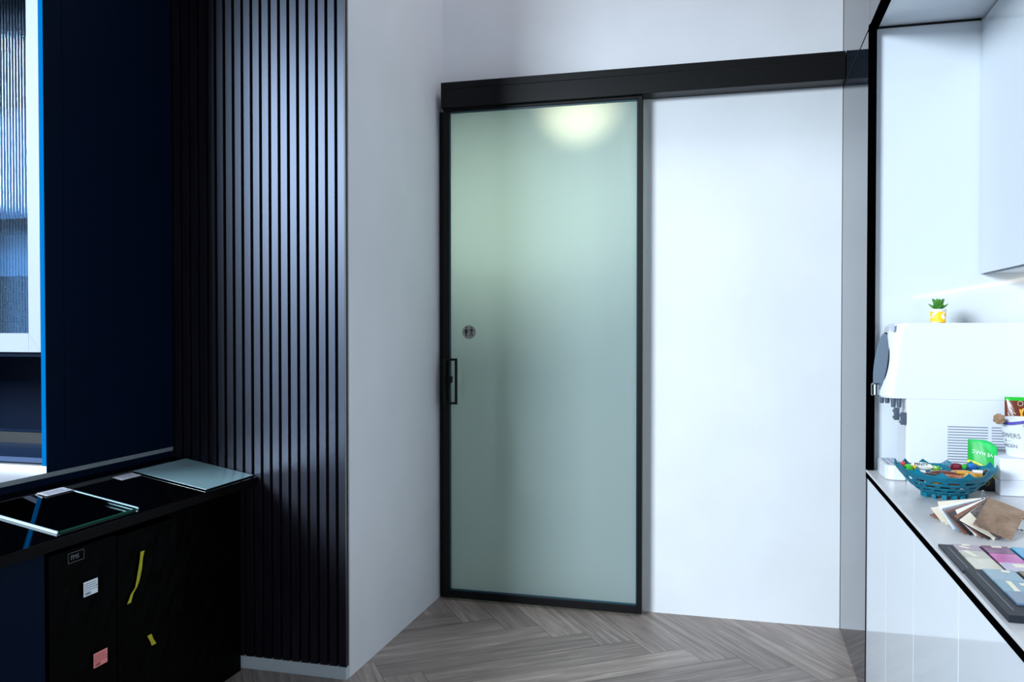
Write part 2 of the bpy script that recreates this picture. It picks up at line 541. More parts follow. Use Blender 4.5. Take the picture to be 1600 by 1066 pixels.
# niche: black profile, end wall, soffit, backsplash
nt_ = thing('niche_post', 'black metal upright at the left edge of the white niche', 'frame', (XR, 3.47, ZC))
link('vertical_profile', boxes(((XR - 0.002, Y0P - 0.022, ZC + 0.001), (XR + 0.026, Y0P - 0.001, 2.60)), ((XR + 0.012, Y0P - 0.026, ZC + 0.001), (XR + 0.016, Y0P - 0.022, 2.60))), M['flat_black'], nt_, bevel=0.0008)
nt2 = thing('niche_top_rail', 'black metal rail along the top front of the white niche', 'frame', (XR, 2.0, 2.58))
link('profile', boxes(((XR - 0.002, 0.6, 2.572), (XR + 0.026, Y0P - 0.0225, 2.592))), M['flat_black'], nt2, bevel=0.0008)
YE = 3.500
struct('wall_niche_end', boxes(((XR + 0.0265, YE - 0.006, ZC + 0.001), (1.22, YE + 0.02, 2.597))), M['white_gloss'])
struct('ceiling_niche', boxes(((XR + 0.028, 0.6, 2.598), (1.22, YE + 0.02, 2.62))), M['white_gloss'])
struct('wall_niche_back', boxes(((1.20, 0.6, ZC + 0.001), (1.22, YE - 0.008, 2.597))), M['white_gloss'])
struct('trim_3', boxes(((XR + 0.03, YE - 0.010, 2.589), (0.862, YE - 0.006, 2.596))), M['black'])

# wall cabinet in the niche
wc = thing('wall_cabinet', 'white glossy wall cabinet hanging in the niche above the water dispenser', 'cabinet', (0.864, 2.2, 1.65))
link('carcass', boxes(((0.886, 0.62, 1.652), (1.195, YE - 0.008, 2.590))), M['white_satin'], wc)
for i, (a, b) in enumerate(((YE - 0.012, 2.745), (2.741, 2.0), (1.996, 1.3))):
    link('door', boxes(((0.864, b, 1.650), (0.884, a, 2.588))), M['white_gloss'], wc, bevel=0.001)
link('light_channel', boxes(((0.872, 0.62, 1.6465), (0.888, YE - 0.03, 1.652))), M['grey_plastic'], wc)
ls = thing('led_strip', 'warm white LED strip under the white wall cabinet', 'light strip', (1.12, 2.4, 1.648))
link('diffuser', boxes(((1.112, 0.9, 1.640), (1.126, YE - 0.02, 1.6515))), M['led'], ls)

# ------------------------------------------------------------------ right base units and worktop
wt = thing('worktop', 'pale grey stone worktop with a black front edge on the right units', 'worktop', (XR, 2.0, ZC))
link('slab', boxes(((XR + 0.0, 0.6, ZC - 0.010), (1.198, Y0P + 0.012, ZC))), M['stone'], wt, bevel=0.001)
link('front_edge', boxes(((XR - 0.001, 0.6, ZC - 0.028), (XR + 0.03, Y0P + 0.0, ZC - 0.0105))), M['flat_black'], wt)
ys = [3.475, 3.031, 2.572, 2.072, 1.60, 1.12, 0.62]
labs = ['white gloss base cabinet beside the smoked grey panel', 'white gloss base cabinet below the teal basket, second from the grey panel',
        'white gloss base cabinet below the fanned laminate samples', 'white gloss base cabinet below the colour sample boards',
        'white gloss base cabinet at the right edge of the picture', 'white gloss base cabinet nearest the viewer']
for i in range(4):
    y1, y0 = ys[i], ys[i + 1]
    c = thing('base_cabinet', labs[i], 'cabinet', (XR + 0.3, (y0 + y1) / 2, 0), 'white base cabinets on the right')
    link('carcass', boxes(((XR + 0.024, y0 + 0.0005, 0.08), (1.15, y1 - 0.0005, ZC - 0.030)), ((XR + 0.06, y0 + 0.0005, 0.0), (1.15, y1 - 0.0005, 0.08))), M['white_satin'], c)
    link('door', boxes(((XR + 0.003, y0 + 0.0012, 0.06), (XR + 0.022, y1 - 0.0012, ZC - 0.031))), M['white_gloss'], c, bevel=0.0012)

# ------------------------------------------------------------------ left: navy display cabinet on its worktop
YK = 2.458
tc_ = thing('glass_door_cabinet', 'tall dark navy cabinet with a white framed fluted glass door above an open niche', 'cabinet', (-2.8, 2.8, 0.956))
XK0, XK1 = -3.62, XC
link('side_panel', boxes(((XK1 - 0.018, YK + 0.0015, 0.9335), (XK1, YS - 0.002, 3.3))), M['navy_shaded'], tc_)
link('side_panel', boxes(((XK0, YK + 0.0015, 0.944), (XK0 + 0.018, YS - 0.002, 3.3))), M['navy_shaded'], tc_)
link('inset_panel', boxes(((XK1 + 0.0001, 2.545, 1.0), (XK1 + 0.0022, 3.125, 3.29))), M['navy_shaded'], tc_, bevel=0.0008)
e_ = link('lit_edge', boxes(((XK1 - 0.0185, YK, 0.958), (XK1, YK + 0.0012, 3.3))), M['blue_lit'], tc_)
e_['label'] = 'bright blue front edge of the side panel'
link('back_panel', boxes(((XK0 + 0.018, YS - 0.02, 0.958), (XK1 - 0.018, YS - 0.003, 3.3))), M['navy_shaded'], tc_)
link('divider_panel', boxes(((XK0 + 0.018, YK + 0.024, 1.345), (XK1 - 0.0185, YS - 0.021, 1.363))), M['navy_shaded'], tc_)
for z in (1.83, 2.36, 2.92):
    link('shelf', boxes(((XK0 + 0.018, YK + 0.07, z), (XK1 - 0.0185, YS - 0.021, z + 0.02))), M['navy_shaded'], tc_)
link('bottom_panel', boxes(((XK0 + 0.018, YK + 0.0, 0.968), (XK1 - 0.0185, YS - 0.021, 0.986))), mat('dark_blue_shelf_board', (30, 58, 96), 0.5), tc_)
link('rear_board', boxes(((XK0 + 0.02, YK + 0.30, 0.9865), (XK1 - 0.02, YK + 0.315, 1.03))), mat('niche_back_board', (6, 9, 16), 0.5), tc_)
link('plinth', boxes(((XK0 + 0.018, YK + 0.0002, 0.9335), (XK1 - 0.0182, YK + 0.05, 0.9575)), ((XK1 - 0.0182, YK + 0.0002, 0.9335), (XK1 - 0.0002, YK + 0.0014, 0.9575))), M['white_satin'], tc_)
for z0, z1 in ((1.66, 1.825), (1.855, 2.34)):
    link('back_lining', boxes(((XK0 + 0.02, YK + 0.34, z0), (XK1 - 0.0195, YK + 0.35, z1))), mat('pale_back_lining', (150, 188, 220), 0.6), tc_)
dr = link('door', boxes(((XK1 - 0.072, YK, 1.362), (XK1 - 0.0195, YK + 0.022, 3.3)), ((-3.2, YK, 1.362), (-3.14, YK + 0.022, 3.3)),
                        ((-3.14, YK, 1.362), (XK1 - 0.072, YK + 0.022, 1.430))), mat('white_door_frame', (148, 156, 170), 0.45), tc_, bevel=0.0008)
dr['label'] = 'white door frame with mitred corner'
# mitre line of the frame corner
bm = bmesh.new()
extrude_poly([(XK1 - 0.072, YK - 0.0003, 1.4295), (XK1 - 0.0715, YK - 0.0003, 1.430), (XK1 - 0.0200, YK - 0.0003, 1.3625), (XK1 - 0.0206, YK - 0.0003, 1.3622)], (0, 0.0002, 0), bm)
link('mitre_joint', bm, M['grey_mark'], dr)
bm = bmesh.new()
rib = 0.0131; sg_ = 8
xa = -3.14; nr = int((XK1 - 0.072 - xa) / rib)
front = []; back = []
for i in range(nr * sg_ + 1):
    x = xa + i * rib / sg_
    d = 0.0042 * abs(math.sin(math.pi * i / sg_))
    front.append((bm.verts.new((x, YK + 0.012 - d, 1.428)), bm.verts.new((x, YK + 0.012 - d, 3.3))))
for a, b in zip(front, front[1:]):
    bm.faces.new((a[0], b[0], b[1], a[1]))
p0 = (xa, YK + 0.0155, 1.428); p1 = (xa + nr * rib, YK + 0.0155, 3.3)
bv = [bm.verts.new(p) for p in ((p0[0], p0[1], p0[2]), (p1[0], p0[1], p0[2]), (p1[0], p0[1], p1[2]), (p0[0], p0[1], p1[2]))]
bm.faces.new(bv)
link('fluted_glass', bm, M['fluted'], dr)

lw_ = thing('worktop', 'thin white worktop with grey edge under the tall navy cabinet', 'worktop', (-2.9, 1.8, 0.916))
link('slab', boxes(((-4.2, 0.8, 0.9165), (XC - 0.0015, YS - 0.004, 0.933))), mat('white_worktop', (214, 216, 224), 0.35), lw_)
link('edge', boxes(((XC - 0.0014, 0.8, 0.9165), (XC, YS - 0.004, 0.9332))), M['stone_edge'], lw_)
nb = thing('base_cabinet', 'dark navy base cabinet below the thin white worktop on the left', 'cabinet', (-2.9, 1.8, 0))
link('carcass', boxes(((-4.2, 0.82, 0.06), (XC - 0.006, YS - 0.006, 0.916)), ((-4.2, 0.9, 0.0), (XC - 0.06, YS - 0.006, 0.06))), M['navy_shaded'], nb)
struct('wall_behind_cabinets', boxes(((-10, YS + 0.028, 0), (-4.62, YS + 0.15, 5.0))), M['wall_dark'])

# ------------------------------------------------------------------ sloping black display ledge
SL = 0.173                      # rises towards the cabinets
def lz(x):                      # height of the ledge surface
    return 0.82 + SL * (-1.96 - x)
LX0, LX1 = XC + 0.0005, -1.962
def slab_on_ledge(x0, x1, y0, y1, t, lift=0.0004, dx=0.0):
    """thin sheet lying on the slope"""
    nrm = Vector((SL, 0, 1)).normalized()
    base = [Vector((x0, y0, lz(x0))), Vector((x1, y0, lz(x1))), Vector((x1, y1, lz(x1))), Vector((x0, y1, lz(x0)))]
    return extrude_poly([p + nrm * lift for p in base], nrm * t)
lg = thing('display_ledge', 'glossy black sloping display ledge along the navy base cabinet', 'ledge', (-2.16, 2.3, 0.8))
bm = extrude_poly([(LX0, 0.9, lz(LX0)), (LX1, 0.9, lz(LX1)), (LX1, 0.9, lz(LX1) - 0.032), (LX0, 0.9, lz(LX0) - 0.032)], (0, YS - 0.004 - 0.9, 0))
link('top', bm, M['black_gloss'], lg)
link('front_edge', boxes(((LX1 + 0.0002, 0.9, lz(LX1) - 0.033), (LX1 + 0.002, YS - 0.004, lz(LX1) - 0.001))), mat('dark_brown_edge_band', (6, 4, 5), 0.5, spec=0.1), lg)
link('end_panel', boxes(((-2.36, 1.885, 0.0), (-1.985, 2.046, 0.786)), ((-2.02, 0.92, 0.62), (-1.985, 1.883, 0.786)), ((-2.36, 0.92, 0.0), (-1.985, 1.08, 0.62))), M['navy_shaded'], lg)
link('rear_panel', boxes(((-2.36, 2.70, 0.0), (-2.34, 3.14, 0.85))), M['navy_shaded'], lg)

# clear glass sample
def sheet_edges(x0, x1, y0, y1, t, w, sides):
    bm = bmesh.new()
    nrm = Vector((SL, 0, 1)).normalized()
    for s in sides:
        a, b = {'near': ((x0, y0), (x1, y0 + w)), 'far': ((x0, y1 - w), (x1, y1)), 'right': ((x1 - w * .35, y0), (x1, y1))}[s]
        q = [Vector((a[0], a[1], lz(a[0]))), Vector((b[0], a[1], lz(b[0]))), Vector((b[0], b[1], lz(b[0]))), Vector((a[0], b[1], lz(a[0])))]
        extrude_poly([p + nrm * 0.0005 for p in q], nrm * t, bm)
    return bm
gs = thing('clear_glass_sample', 'square clear glass sample sheet with bright polished edges on the black ledge', 'glass sample', (-2.15, 2.28, 0.85))
link('sheet', slab_on_ledge(-2.300, -1.992, 2.112, 2.448, 0.006, 0.0008), M['sheet_glass'], gs)
gem = mat('glass_edge_glint', (190, 222, 240), 0.25)  # window glint on the polished edges put into a pale colour
for sd in ('near', 'far'):
    ge = link('polished_edge', sheet_edges(-2.300, -1.990, 2.100, 2.460, 0.0070, 0.005, (sd,)), gem, gs)
    ge['label'] = 'pale blue glass edge with window glint in its colour'
link('green_edge', sheet_edges(-2.300, -1.990, 2.112, 2.448, 0.006, 0.004, ('right',)), mat('green_glass_edge', (10, 84, 66), 0.2), gs)

# white back-painted sample
ws = thing('frosted_glass_sample', 'square pale blue frosted glass sample sheet on the ledge beside the fluted panel', 'glass sample', (-2.15, 2.98, 0.85))
link('backing', slab_on_ledge(-2.304, -1.978, 2.820, 3.148, 0.0038), M['flat_black'], ws)
link('sheet', slab_on_ledge(-2.304, -1.976, 2.818, 3.148, 0.0014, 0.0043), mat('pale_frosted_glass', (150, 186, 196), 0.16, spec=0.6), ws)
nrm = Vector((SL, 0, 1)).normalized()
for k in range(3):
    xx = -2.24 + k * 0.012
    lo_ = text_bm(['GLASS', 'SAMPLE', 'FROSTED'][k][:5], 0.018, Vector((xx, 3.06, lz(xx))) + nrm * 0.0058, (0, 1, 0), (-1, 0, SL), 0.0002)
    link('etched_print', lo_, M['grey_mark'], ws)

# two small cards
def card(label, x0, x1, y0, y1, lift):
    c = thing('name_card', label, 'card', ((x0 + x1) / 2, (y0 + y1) / 2, 0.87))
    link('paper', slab_on_ledge(x0, x1, y0, y1, 0.0012, lift), M['card'], c)
    bm = bmesh.new()
    rnd = random.Random(int(y0 * 100))
    for r in range(3):
        x = x0 + (x1 - x0) * (0.28 + 0.22 * r)
        y = y0 + 0.012
        while y < y1 - 0.016:
            l = rnd.uniform(0.006, 0.014)
            q = [Vector((x, y, lz(x))), Vector((x + 0.0028, y, lz(x + 0.0028))), Vector((x + 0.0028, y + l, lz(x + 0.0028))), Vector((x, y + l, lz(x)))]
            extrude_poly([p + nrm * (lift + 0.0012) for p in q], nrm * 0.0003, bm)
            y += l + 0.004
    link('print', bm, mat('blue_print', (70, 96, 150), 0.6), c)
card('small white card on the corner of the clear glass sheet', -2.297, -2.256, 2.338, 2.450, 0.0095)
card('small white card on the bare black ledge between the two glass sheets', -2.300, -2.256, 2.700, 2.806, 0.0004)

# wrapped board packs under the ledge
def pack(label, y0, y1, x1, h, seed, x0=-2.32):
    o = thing('wrapped_board_pack', label, 'package', ((x0 + x1) / 2, (y0 + y1) / 2, 0))
    bm = bmesh.new()
    rnd = random.Random(seed)
    n, k = 10, 14
    g = [[bm.verts.new((x1 + rnd.uniform(-0.004, 0.004) * (0 < i < n and 0 < j < k), y0 + (y1 - y0) * i / n, h * j / k)) for j in range(k + 1)] for i in range(n + 1)]
    for i in range(n):
        for j in range(k):
            bm.faces.new((g[i][j], g[i + 1][j], g[i + 1][j + 1], g[i][j + 1]))
    box(bm, (x0, y0, 0.0), (x1 - 0.006, y1, h))
    link('black_wrap', bm, M['wrap'], o)
    return o
pk1 = pack('black wrapped board pack with a white and a pink label, under the ledge', 2.062, 2.345, -1.985, 0.765, 1)
def label_x(name, x, yc, zc, w, hgt, m, parent, rot=0):
    bm = boxes(((x, yc - w / 2, zc - hgt / 2), (x + 0.0012, yc + w / 2, zc + hgt / 2)))
    return link(name, bm, m, parent)
XP = -1.978
def lbl(nm, yc, zc, w, hgt, m, ink):
    l = label_x(nm, XP, yc, zc, w, hgt, m, pk1)
    bm = bmesh.new()
    rnd = random.Random(3)
    for r in range(4):
        y = yc - w * 0.44
        while y < yc + w * 0.34:
            q = rnd.uniform(0.004, 0.010)
            box(bm, (XP + 0.0012, y, zc + hgt * (0.34 - 0.15 * r) - 0.0012), (XP + 0.0015, y + q, zc + hgt * (0.34 - 0.15 * r) + 0.0012)); y += q + 0.002
    for i in range(14):
        box(bm, (XP + 0.0012, yc - w * 0.42 + i * w * 0.03, zc - hgt * 0.42), (XP + 0.0015, yc - w * 0.42 + i * w * 0.03 + rnd.uniform(0.0006, 0.0014), zc - hgt * 0.24))
    link('print', bm, ink, l)
    return l
lbl('white_label', 2.222, 0.628, 0.060, 0.046, mat('white_label_paper', (225, 232, 238), 0.6), mat('label_print', (110, 125, 140), 0.6))
lbl('pink_label', 2.262, 0.388, 0.060, 0.046, mat('pink_label_paper', (235, 140, 136), 0.6), mat('label_print_red', (150, 70, 76), 0.6))
# faint bordered lettering on the wrap
bm = bmesh.new()
for a, b in (((2.130, .758), (2.196, .7565)), ((2.130, .728), (2.196, .7265)), ((2.130, .7265), (2.1315, .758)), ((2.1945, .7265), (2.196, .758))):
    box(bm, (XP, a[0], min(a[1], b[1])), (XP + 0.0006, b[0], max(a[1], b[1])))
link('label_border', bm, mat('grey_foil_print', (90, 92, 96), 0.4), pk1)
link('lettering', text_bm('FMS', 0.020, (XP + 0.0004, 2.158, 0.742), (0, 1, 0), (0, 0, 1), 0.0003), mat('grey_foil_print_2', (110, 112, 116), 0.4), pk1)
pk2 = pack('black wrapped board pack closed with yellow tape strips, under the ledge', 2.355, 2.66, -1.99, 0.755, 2)
def tape(pts, w):
    bm = bmesh.new()
    prev = None
    for (y, z), ww in zip(pts, w):
        cur = [bm.verts.new((XP - 0.004 + q, y + s * ww / 2, z)) for q, s in ((0, -1), (0, 1), (0.0008, 1), (0.0008, -1))]
        if prev:
            for i in range(4):
                bm.faces.new((prev[i], prev[(i + 1) % 4], cur[(i + 1) % 4], cur[i]))
        else:
            bm.faces.new(cur)
        prev = cur
    bm.faces.new(prev)
    return link('tape_strip', bm, M['tape'], pk2)
tape([(2.468, 0.680), (2.462, 0.655), (2.455, 0.62), (2.444, 0.585), (2.435, 0.565), (2.415, 0.548), (2.400, 0.520)], [0.020, 0.014, 0.018, 0.016, 0.010, 0.012, 0.018])
tape([(2.500, 0.378), (2.512, 0.356), (2.524, 0.336)], [0.022, 0.018, 0.024])
pk3 = pack('black wrapped board pack standing next to the fluted panel, under the ledge', 2.67, 3.13, -2.03, 0.76, 5, -2.30)

# ------------------------------------------------------------------ water dispenser
WY0, WY1 = 3.256, 3.452
wd = thing('water_dispenser', 'large white countertop water dispenser with an oval dark front', 'water dispenser', (0.75, 3.37, ZC))
def rounded_plan(xf, r, z, bmx):
    q = [(1.10, WY0), (xf + r, WY0)]
    q = [(1.10, WY1), (1.10, WY0)]
    for i in range(9):
        a = math.pi / 2 * i / 8
        q.append((xf + r - r * math.sin(a), WY0 + r - r * math.cos(a)))
    for i in range(9):
        a = math.pi / 2 * i / 8
        q.append((xf + r - r * math.cos(a), WY1 - r + r * math.sin(a)))
    return [bmx.verts.new((x, y, z)) for x, y in q]
def loft(levels):
    bmx = bmesh.new()
    rs = [rounded_plan(xf, r, z, bmx) for xf, r, z in levels]
    for a, b in zip(rs, rs[1:]):
        for k in range(len(a)):
            bmx.faces.new((a[k], a[(k + 1) % len(a)], b[(k + 1) % len(a)], b[k]))
    bmx.faces.new(rs[0][::-1]); bmx.faces.new(rs[-1])
    return bmx
link('lower_body', loft([(0.574, 0.012, ZC + 0.001), (0.574, 0.012, 1.1975)]), M['white_plastic'], wd)
link('head', loft([(0.496, 0.05, 1.198), (0.492, 0.05, 1.206), (0.518, 0.05, 1.425), (0.526, 0.048, 1.452), (0.536, 0.046, 1.462), (0.551, 0.040, 1.4662)]), M['white_plastic'], wd, smooth=False)
# vent grille: recessed slots
bm = bmesh.new()
slots = mat('grey_vent_slots', (116, 122, 146), 0.6)
g1 = bmesh.new()
for x0_, x1_ in ((0.708, 0.835), (0.847, 0.99)):
    z = 1.104
    while z > 0.955:
        box(g1, (x0_, WY0 - 0.0012, z - 0.0030), (x1_, WY0 + 0.004, z))
        z -= 0.0095
link('vent_grille', g1, slots, wd)
# oval front panel on the sloping face
A = Vector((0.520, 0, 1.432)); B = Vector((0.493, 0, 1.210))
ax = (A - B); L_ = ax.length / 2; ax.normalize(); cc = (A + B) / 2
nn = Vector((-ax.z, 0, ax.x)).normalized()
if nn.x > 0: nn = -nn
tw_ = math.radians(16)
sd_ = Vector((math.sin(tw_), math.cos(tw_), 0))
sd_ = Vector((-math.sin(tw_), math.cos(tw_), 0))
nn = (nn * math.cos(tw_) + Vector((0, -math.sin(tw_), 0))).normalized()
def oval(s0, s1, off, t):
    bm = bmesh.new()
    q = []
    for i in range(48):
        a = 2 * math.pi * i / 48
        q.append(cc + ax * (L_ * s0 * math.sin(a)) + Vector((0, 3.325, 0)) + sd_ * (0.054 * s1 * math.cos(a)) + nn * off)
    return extrude_poly(q, nn * t, bm)
link('front_rim', oval(1.0, 1.0, -0.002, 0.008), M['black'], wd)
link('front_panel', oval(0.97, 0.95, 0.0061, 0.003), mat('grey_blue_glass_panel', (84, 102, 122), 0.2), wd)
link('dispense_knob', lathe([(0.016, 0), (0.018, 0.003), (0.018, 0.04), (0.014, 0.045)], (0.484, 3.318, 1.203), 20), M['chrome'], wd, smooth=False)
link('badge', boxes(((0.520, WY0 - 0.0008, 1.437), (0.533, WY0 + 0.001, 1.462))), mat('pale_lilac_badge', (176, 186, 214), 0.4), wd)
for k, (x, y, h_) in enumerate(((0.500, 3.30, 0.022), (0.518, 3.30, 0.022), (0.534, 3.272, 0.034), (0.553, 3.272, 0.034))):
    link('spout', lathe([(0.0065, -h_), (0.0075, -h_ + 0.003), (0.0085, 0)], (x, y, 1.199), 14), M['grey_plastic'], wd)
for k, (x, y, z) in enumerate(((0.548, 3.285, 1.118), (0.566, 3.262, 1.104))):
    link('dispense_lever', boxes(((x - 0.010, y - 0.006, z), (x + 0.008, y + 0.006, z + 0.044)), ((x - 0.014, y - 0.006, z + 0.006), (x - 0.010, y + 0.006, z + 0.014)), ((x - 0.014, y - 0.006, z + 0.028), (x - 0.010, y + 0.006, z + 0.038))), M['grey_plastic'], wd, bevel=0.002)
link('column_label', text_bm('HOT', 0.010, (0.5755, 3.29, 1.042), (0, -1, 0), (0, 0, 1), 0.0003), M['grey_mark'], wd)
# drip tray
q = []
for i in range(9):
    a = math.pi / 2 * i / 8
    q.append((0.535 - 0.028 * math.sin(a) - 0.0, 3.29 - 0.034 * math.cos(a)))
q2 = [(0.574, 3.250), (0.535, 3.250), (0.516, 3.258), (0.508, 3.280), (0.504, 3.37), (0.508, 3.435), (0.520, 3.450), (0.574, 3.450)]
dt = link('drip_tray', extrude_poly([(x, y, ZC + 0.0008) for x, y in q2], (0, 0, 0.052)), M['white_plastic'], wd, bevel=0.004)
bm = bmesh.new()
for i in range(9):
    y = 3.272 + i * 0.019
    for j in range(3):
        box(bm, (0.516 + j * 0.018, y, ZC + 0.0528), (0.529 + j * 0.018, y + 0.006, ZC + 0.0536))
link('tray_slots', bm, slots, dt)

# ------------------------------------------------------------------ succulent on the dispenser
sc_ = thing('potted_succulent', 'tiny green succulent in a yellow and white cup on top of the water dispenser', 'plant', (0.679, 3.33, 1.4665))
px, py, pz = 0.690, 3.33, 1.4668
pm = mat('yellow_daub_pot', (250, 205, 40), 0.35)
nt = pm.node_tree
tcn = nt.nodes.new('ShaderNodeTexCoord'); vn = nt.nodes.new('ShaderNodeTexNoise'); vn.inputs['Scale'].default_value = 55
rr = nt.nodes.new('ShaderNodeValToRGB'); rr.color_ramp.interpolation = 'EASE'
rr.color_ramp.elements[0].position = 0.50; rr.color_ramp.elements[0].color = lin((250, 200, 20))
rr.color_ramp.elements[1].position = 0.58; rr.color_ramp.elements[1].color = lin((250, 240, 225))
nt.links.new(tcn.outputs['Object'], vn.inputs['Vector']); nt.links.new(vn.outputs['Fac'], rr.inputs['Fac'])
nt.links.new(rr.outputs['Color'], nt.nodes['Principled BSDF'].inputs['Base Color'])
link('pot', lathe([(0.022, 0), (0.0255, 0.003), (0.0265, 0.040)], (px, py, pz), 28), pm, sc_, smooth=False)
link('pot_rim', lathe([(0.0268, 0.0402), (0.0272, 0.050), (0.022, 0.050), (0.022, 0.046)], (px, py, pz), 28), M['white_plastic'], sc_)
leafm = mat('succulent_leaf', (62, 128, 36), 0.4, noise=0.45, nscale=60)
def leaf(base, yaw, el, ln, w, t, name='leaf', parent=sc_, m=leafm):
    bm = bmesh.new()
    d = Vector((math.cos(yaw) * math.cos(el), math.sin(yaw) * math.cos(el), math.sin(el)))
    s = Vector((-math.sin(yaw), math.cos(yaw), 0)); u = s.cross(d) * -1
    rings = []
    for i in range(9):
        f = i / 8
        ww = w * math.sin(math.pi * min(1, 0.12 + 0.86 * f)) ** 0.8
        c = Vector(base) + d * ln * f + Vector((0, 0, 1)) * ln * 0.22 * f * f
        rings.append([bm.verts.new(c + s * ww * math.cos(a) + u * (t * ww / w) * math.sin(a)) for a in [2 * math.pi * k / 8 for k in range(8)]])
    for a, b in zip(rings, rings[1:]):
        for k in range(8):
            bm.faces.new((a[k], a[(k + 1) % 8], b[(k + 1) % 8], b[k]))
    bm.faces.new(rings[0][::-1]); bm.faces.new(rings[-1])
    return link(name, bm, m, parent, smooth=True)
for k in range(8):
    leaf((px, py, pz + 0.048), k * math.pi / 4 + 0.25, 0.35, 0.036, 0.010, 0.004)
for k in range(6):
    leaf((px, py, pz + 0.050), k * math.pi / 3 + 0.1, 0.95, 0.036, 0.011, 0.004)

# ------------------------------------------------------------------ white box, flower bucket, snack pack
bx = thing('white_box', 'plain white lidded box standing on the worktop right of the green pouch', 'box', (0.92, 3.12, ZC))
link('box_base', boxes(((0.818, 3.042, ZC + 0.001), (1.02, 3.20, ZC + 0.052))), M['card'], bx, bevel=0.002)
link('lid', boxes(((0.816, 3.040, ZC + 0.0525), (1.022, 3.202, ZC + 0.122))), M['card'], bx, bevel=0.002)
ZB = ZC + 0.1225
fb = thing('flower_bucket', 'white tapered bucket printed with the word FLOWERS on the white box', 'bucket', (0.905, 3.11, ZB))
fc = (0.909, 3.11)
link('bucket', lathe([(0.052, 0), (0.054, 0.003), (0.0735, 0.118), (0.0755, 0.120), (0.0755, 0.124), (0.0715, 0.124), (0.050, 0.006)], (fc[0], fc[1], ZB), 40), M['white_plastic'], fb, smooth=False)
def wrap_on_bucket(bm, z0):
    # bend flat lettering (x, z) around the tapered bucket
    for v in bm.verts:
        x, z = v.co.x, v.co.z
        r = 0.054 + (0.0735 - 0.054) * (z / 0.118) + 0.0006 - v.co.y * 0.3
        a = -math.pi / 2 + x / r - 1.20
        v.co = (fc[0] + r * math.cos(a), fc[1] + r * math.sin(a), ZB + z)
    return bm
for s_, sz_, z in (('FLOWERS', 0.0215, 0.070), ('& —', 0.014, 0.053), ('GARDEN', 0.0165, 0.036)):
    link('lettering', wrap_on_bucket(text_bm(s_, sz_, (0, 0, z), (1, 0, 0), (0, 0, 1), 0.0003), z), mat('grey_lettering', (92, 98, 112), 0.6), fb)
# ribbon round the rim
rm = mat('purple_ribbon', (78, 70, 160), 0.4)
bm = bmesh.new()
prev = None
for i in range(49):
    a = 2 * math.pi * i / 48
    z = 0.112 + 0.006 * math.sin(3 * a)
    cur = [bm.verts.new((fc[0] + r * math.cos(a), fc[1] + r * math.sin(a), ZB + z + q)) for r, q in ((0.0775, 0), (0.0785, 0.009), (0.0795, 0.009), (0.0788, 0))]
    if prev:
        for k in range(4):
            bm.faces.new((prev[k], prev[(k + 1) % 4], cur[(k + 1) % 4], cur[k]))
    prev = cur
link('ribbon', bm, rm, fb)
def blob(c, r, name, m, label, cat, sq=(1, 1, 1), rough=0.18, seed=1, parent=None):
    bm = bmesh.new()
    bmesh.ops.create_icosphere(bm, subdivisions=3, radius=1)
    rnd = random.Random(seed)
    for v in bm.verts:
        k = r * (1 + rnd.uniform(-rough, rough))
        v.co = Vector((v.co.x * k * sq[0] + c[0], v.co.y * k * sq[1] + c[1], v.co.z * k * sq[2] + c[2]))
    o = link(name, bm, m, parent, smooth=rough < 0.1)
    if not parent:
        tag(o, label, cat)
    return o
fur = mat('brown_fluff', (150, 118, 92), 0.95, noise=0.3, nscale=160)
blob((0.817, 3.06, ZB + 0.125), 0.017, 'pompom', fur, '', '', rough=0.16, parent=fb)['label'] = 'fluffy brown pompom hanging over the left side of the rim'
p2 = blob((0.902, 3.020, ZB + 0.108), 0.020, 'pompom', fur, '', '', sq=(1.2, 0.7, 0.8), rough=0.16, seed=4, parent=fb)
blob((0.905, 3.018, ZB + 0.088), 0.015, 'bell', mat('dull_silver_bell', (120, 128, 130), 0.35, metal=0.6, noise=0.4, nscale=90), '', '', sq=(1.1, .7, 1.1), rough=0.10, seed=5, parent=fb)

def sealed_bag(name, c, yaw, lean, w, hgt, thick, m, parent, top_narrow=1.0, dent=0.0):
    """cushion-shaped foil bag: c = middle of the bottom edge"""
    bm = bmesh.new()
    n, k = 16, 20
    R_ = Matrix.Rotation(yaw, 4, 'Z') @ Matrix.Rotation(lean, 4, 'X')
    uvl = bm.loops.layers.uv.new('UVMap')
    grids = []
    for side in (-1, 1):
        g = []
        for i in range(n + 1):
            row = []
            for j in range(k + 1):
                u, v = i / n * 2 - 1, j / k
                t = thick / 2 * (max(0, 1 - abs(u) ** 3)) * math.sin(math.pi * min(1, max(0, v * 0.94 + 0.03))) ** 0.5
                t += 0.0006 + 0.0012 * math.sin(7 * u + 9 * v) * (1 - abs(u))
                p = Vector((u * w / 2 * (1 - (1 - top_narrow) * v), side * t, v * hgt - dent * max(0, u) ** 2 * v))
                row.append((bm.verts.new(Vector(c) + (R_ @ p)), (u * .5 + .5, v)))
            g.append(row)
        grids.append(g)
        for i in range(n):
            for j in range(k):
                q = [g[i][j], g[i + 1][j], g[i + 1][j + 1], g[i][j + 1]]
                f = bm.faces.new([a[0] for a in q])
                for lp, a in zip(f.loops, q):
                    lp[uvl].uv = a[1]
    a, b = grids
    rim = [(i, 0) for i in range(n)] + [(n, j) for j in range(k)] + [(i, k) for i in range(n, 0, -1)] + [(0, j) for j in range(k, 0, -1)]
    for (i, j), (i2, j2) in zip(rim, rim[1:] + rim[:1]):
        bm.faces.new((a[i][j][0], a[i2][j2][0], b[i2][j2][0], b[i][j][0]))
    o = link(name, bm, m, parent, smooth=True)
    return o, R_

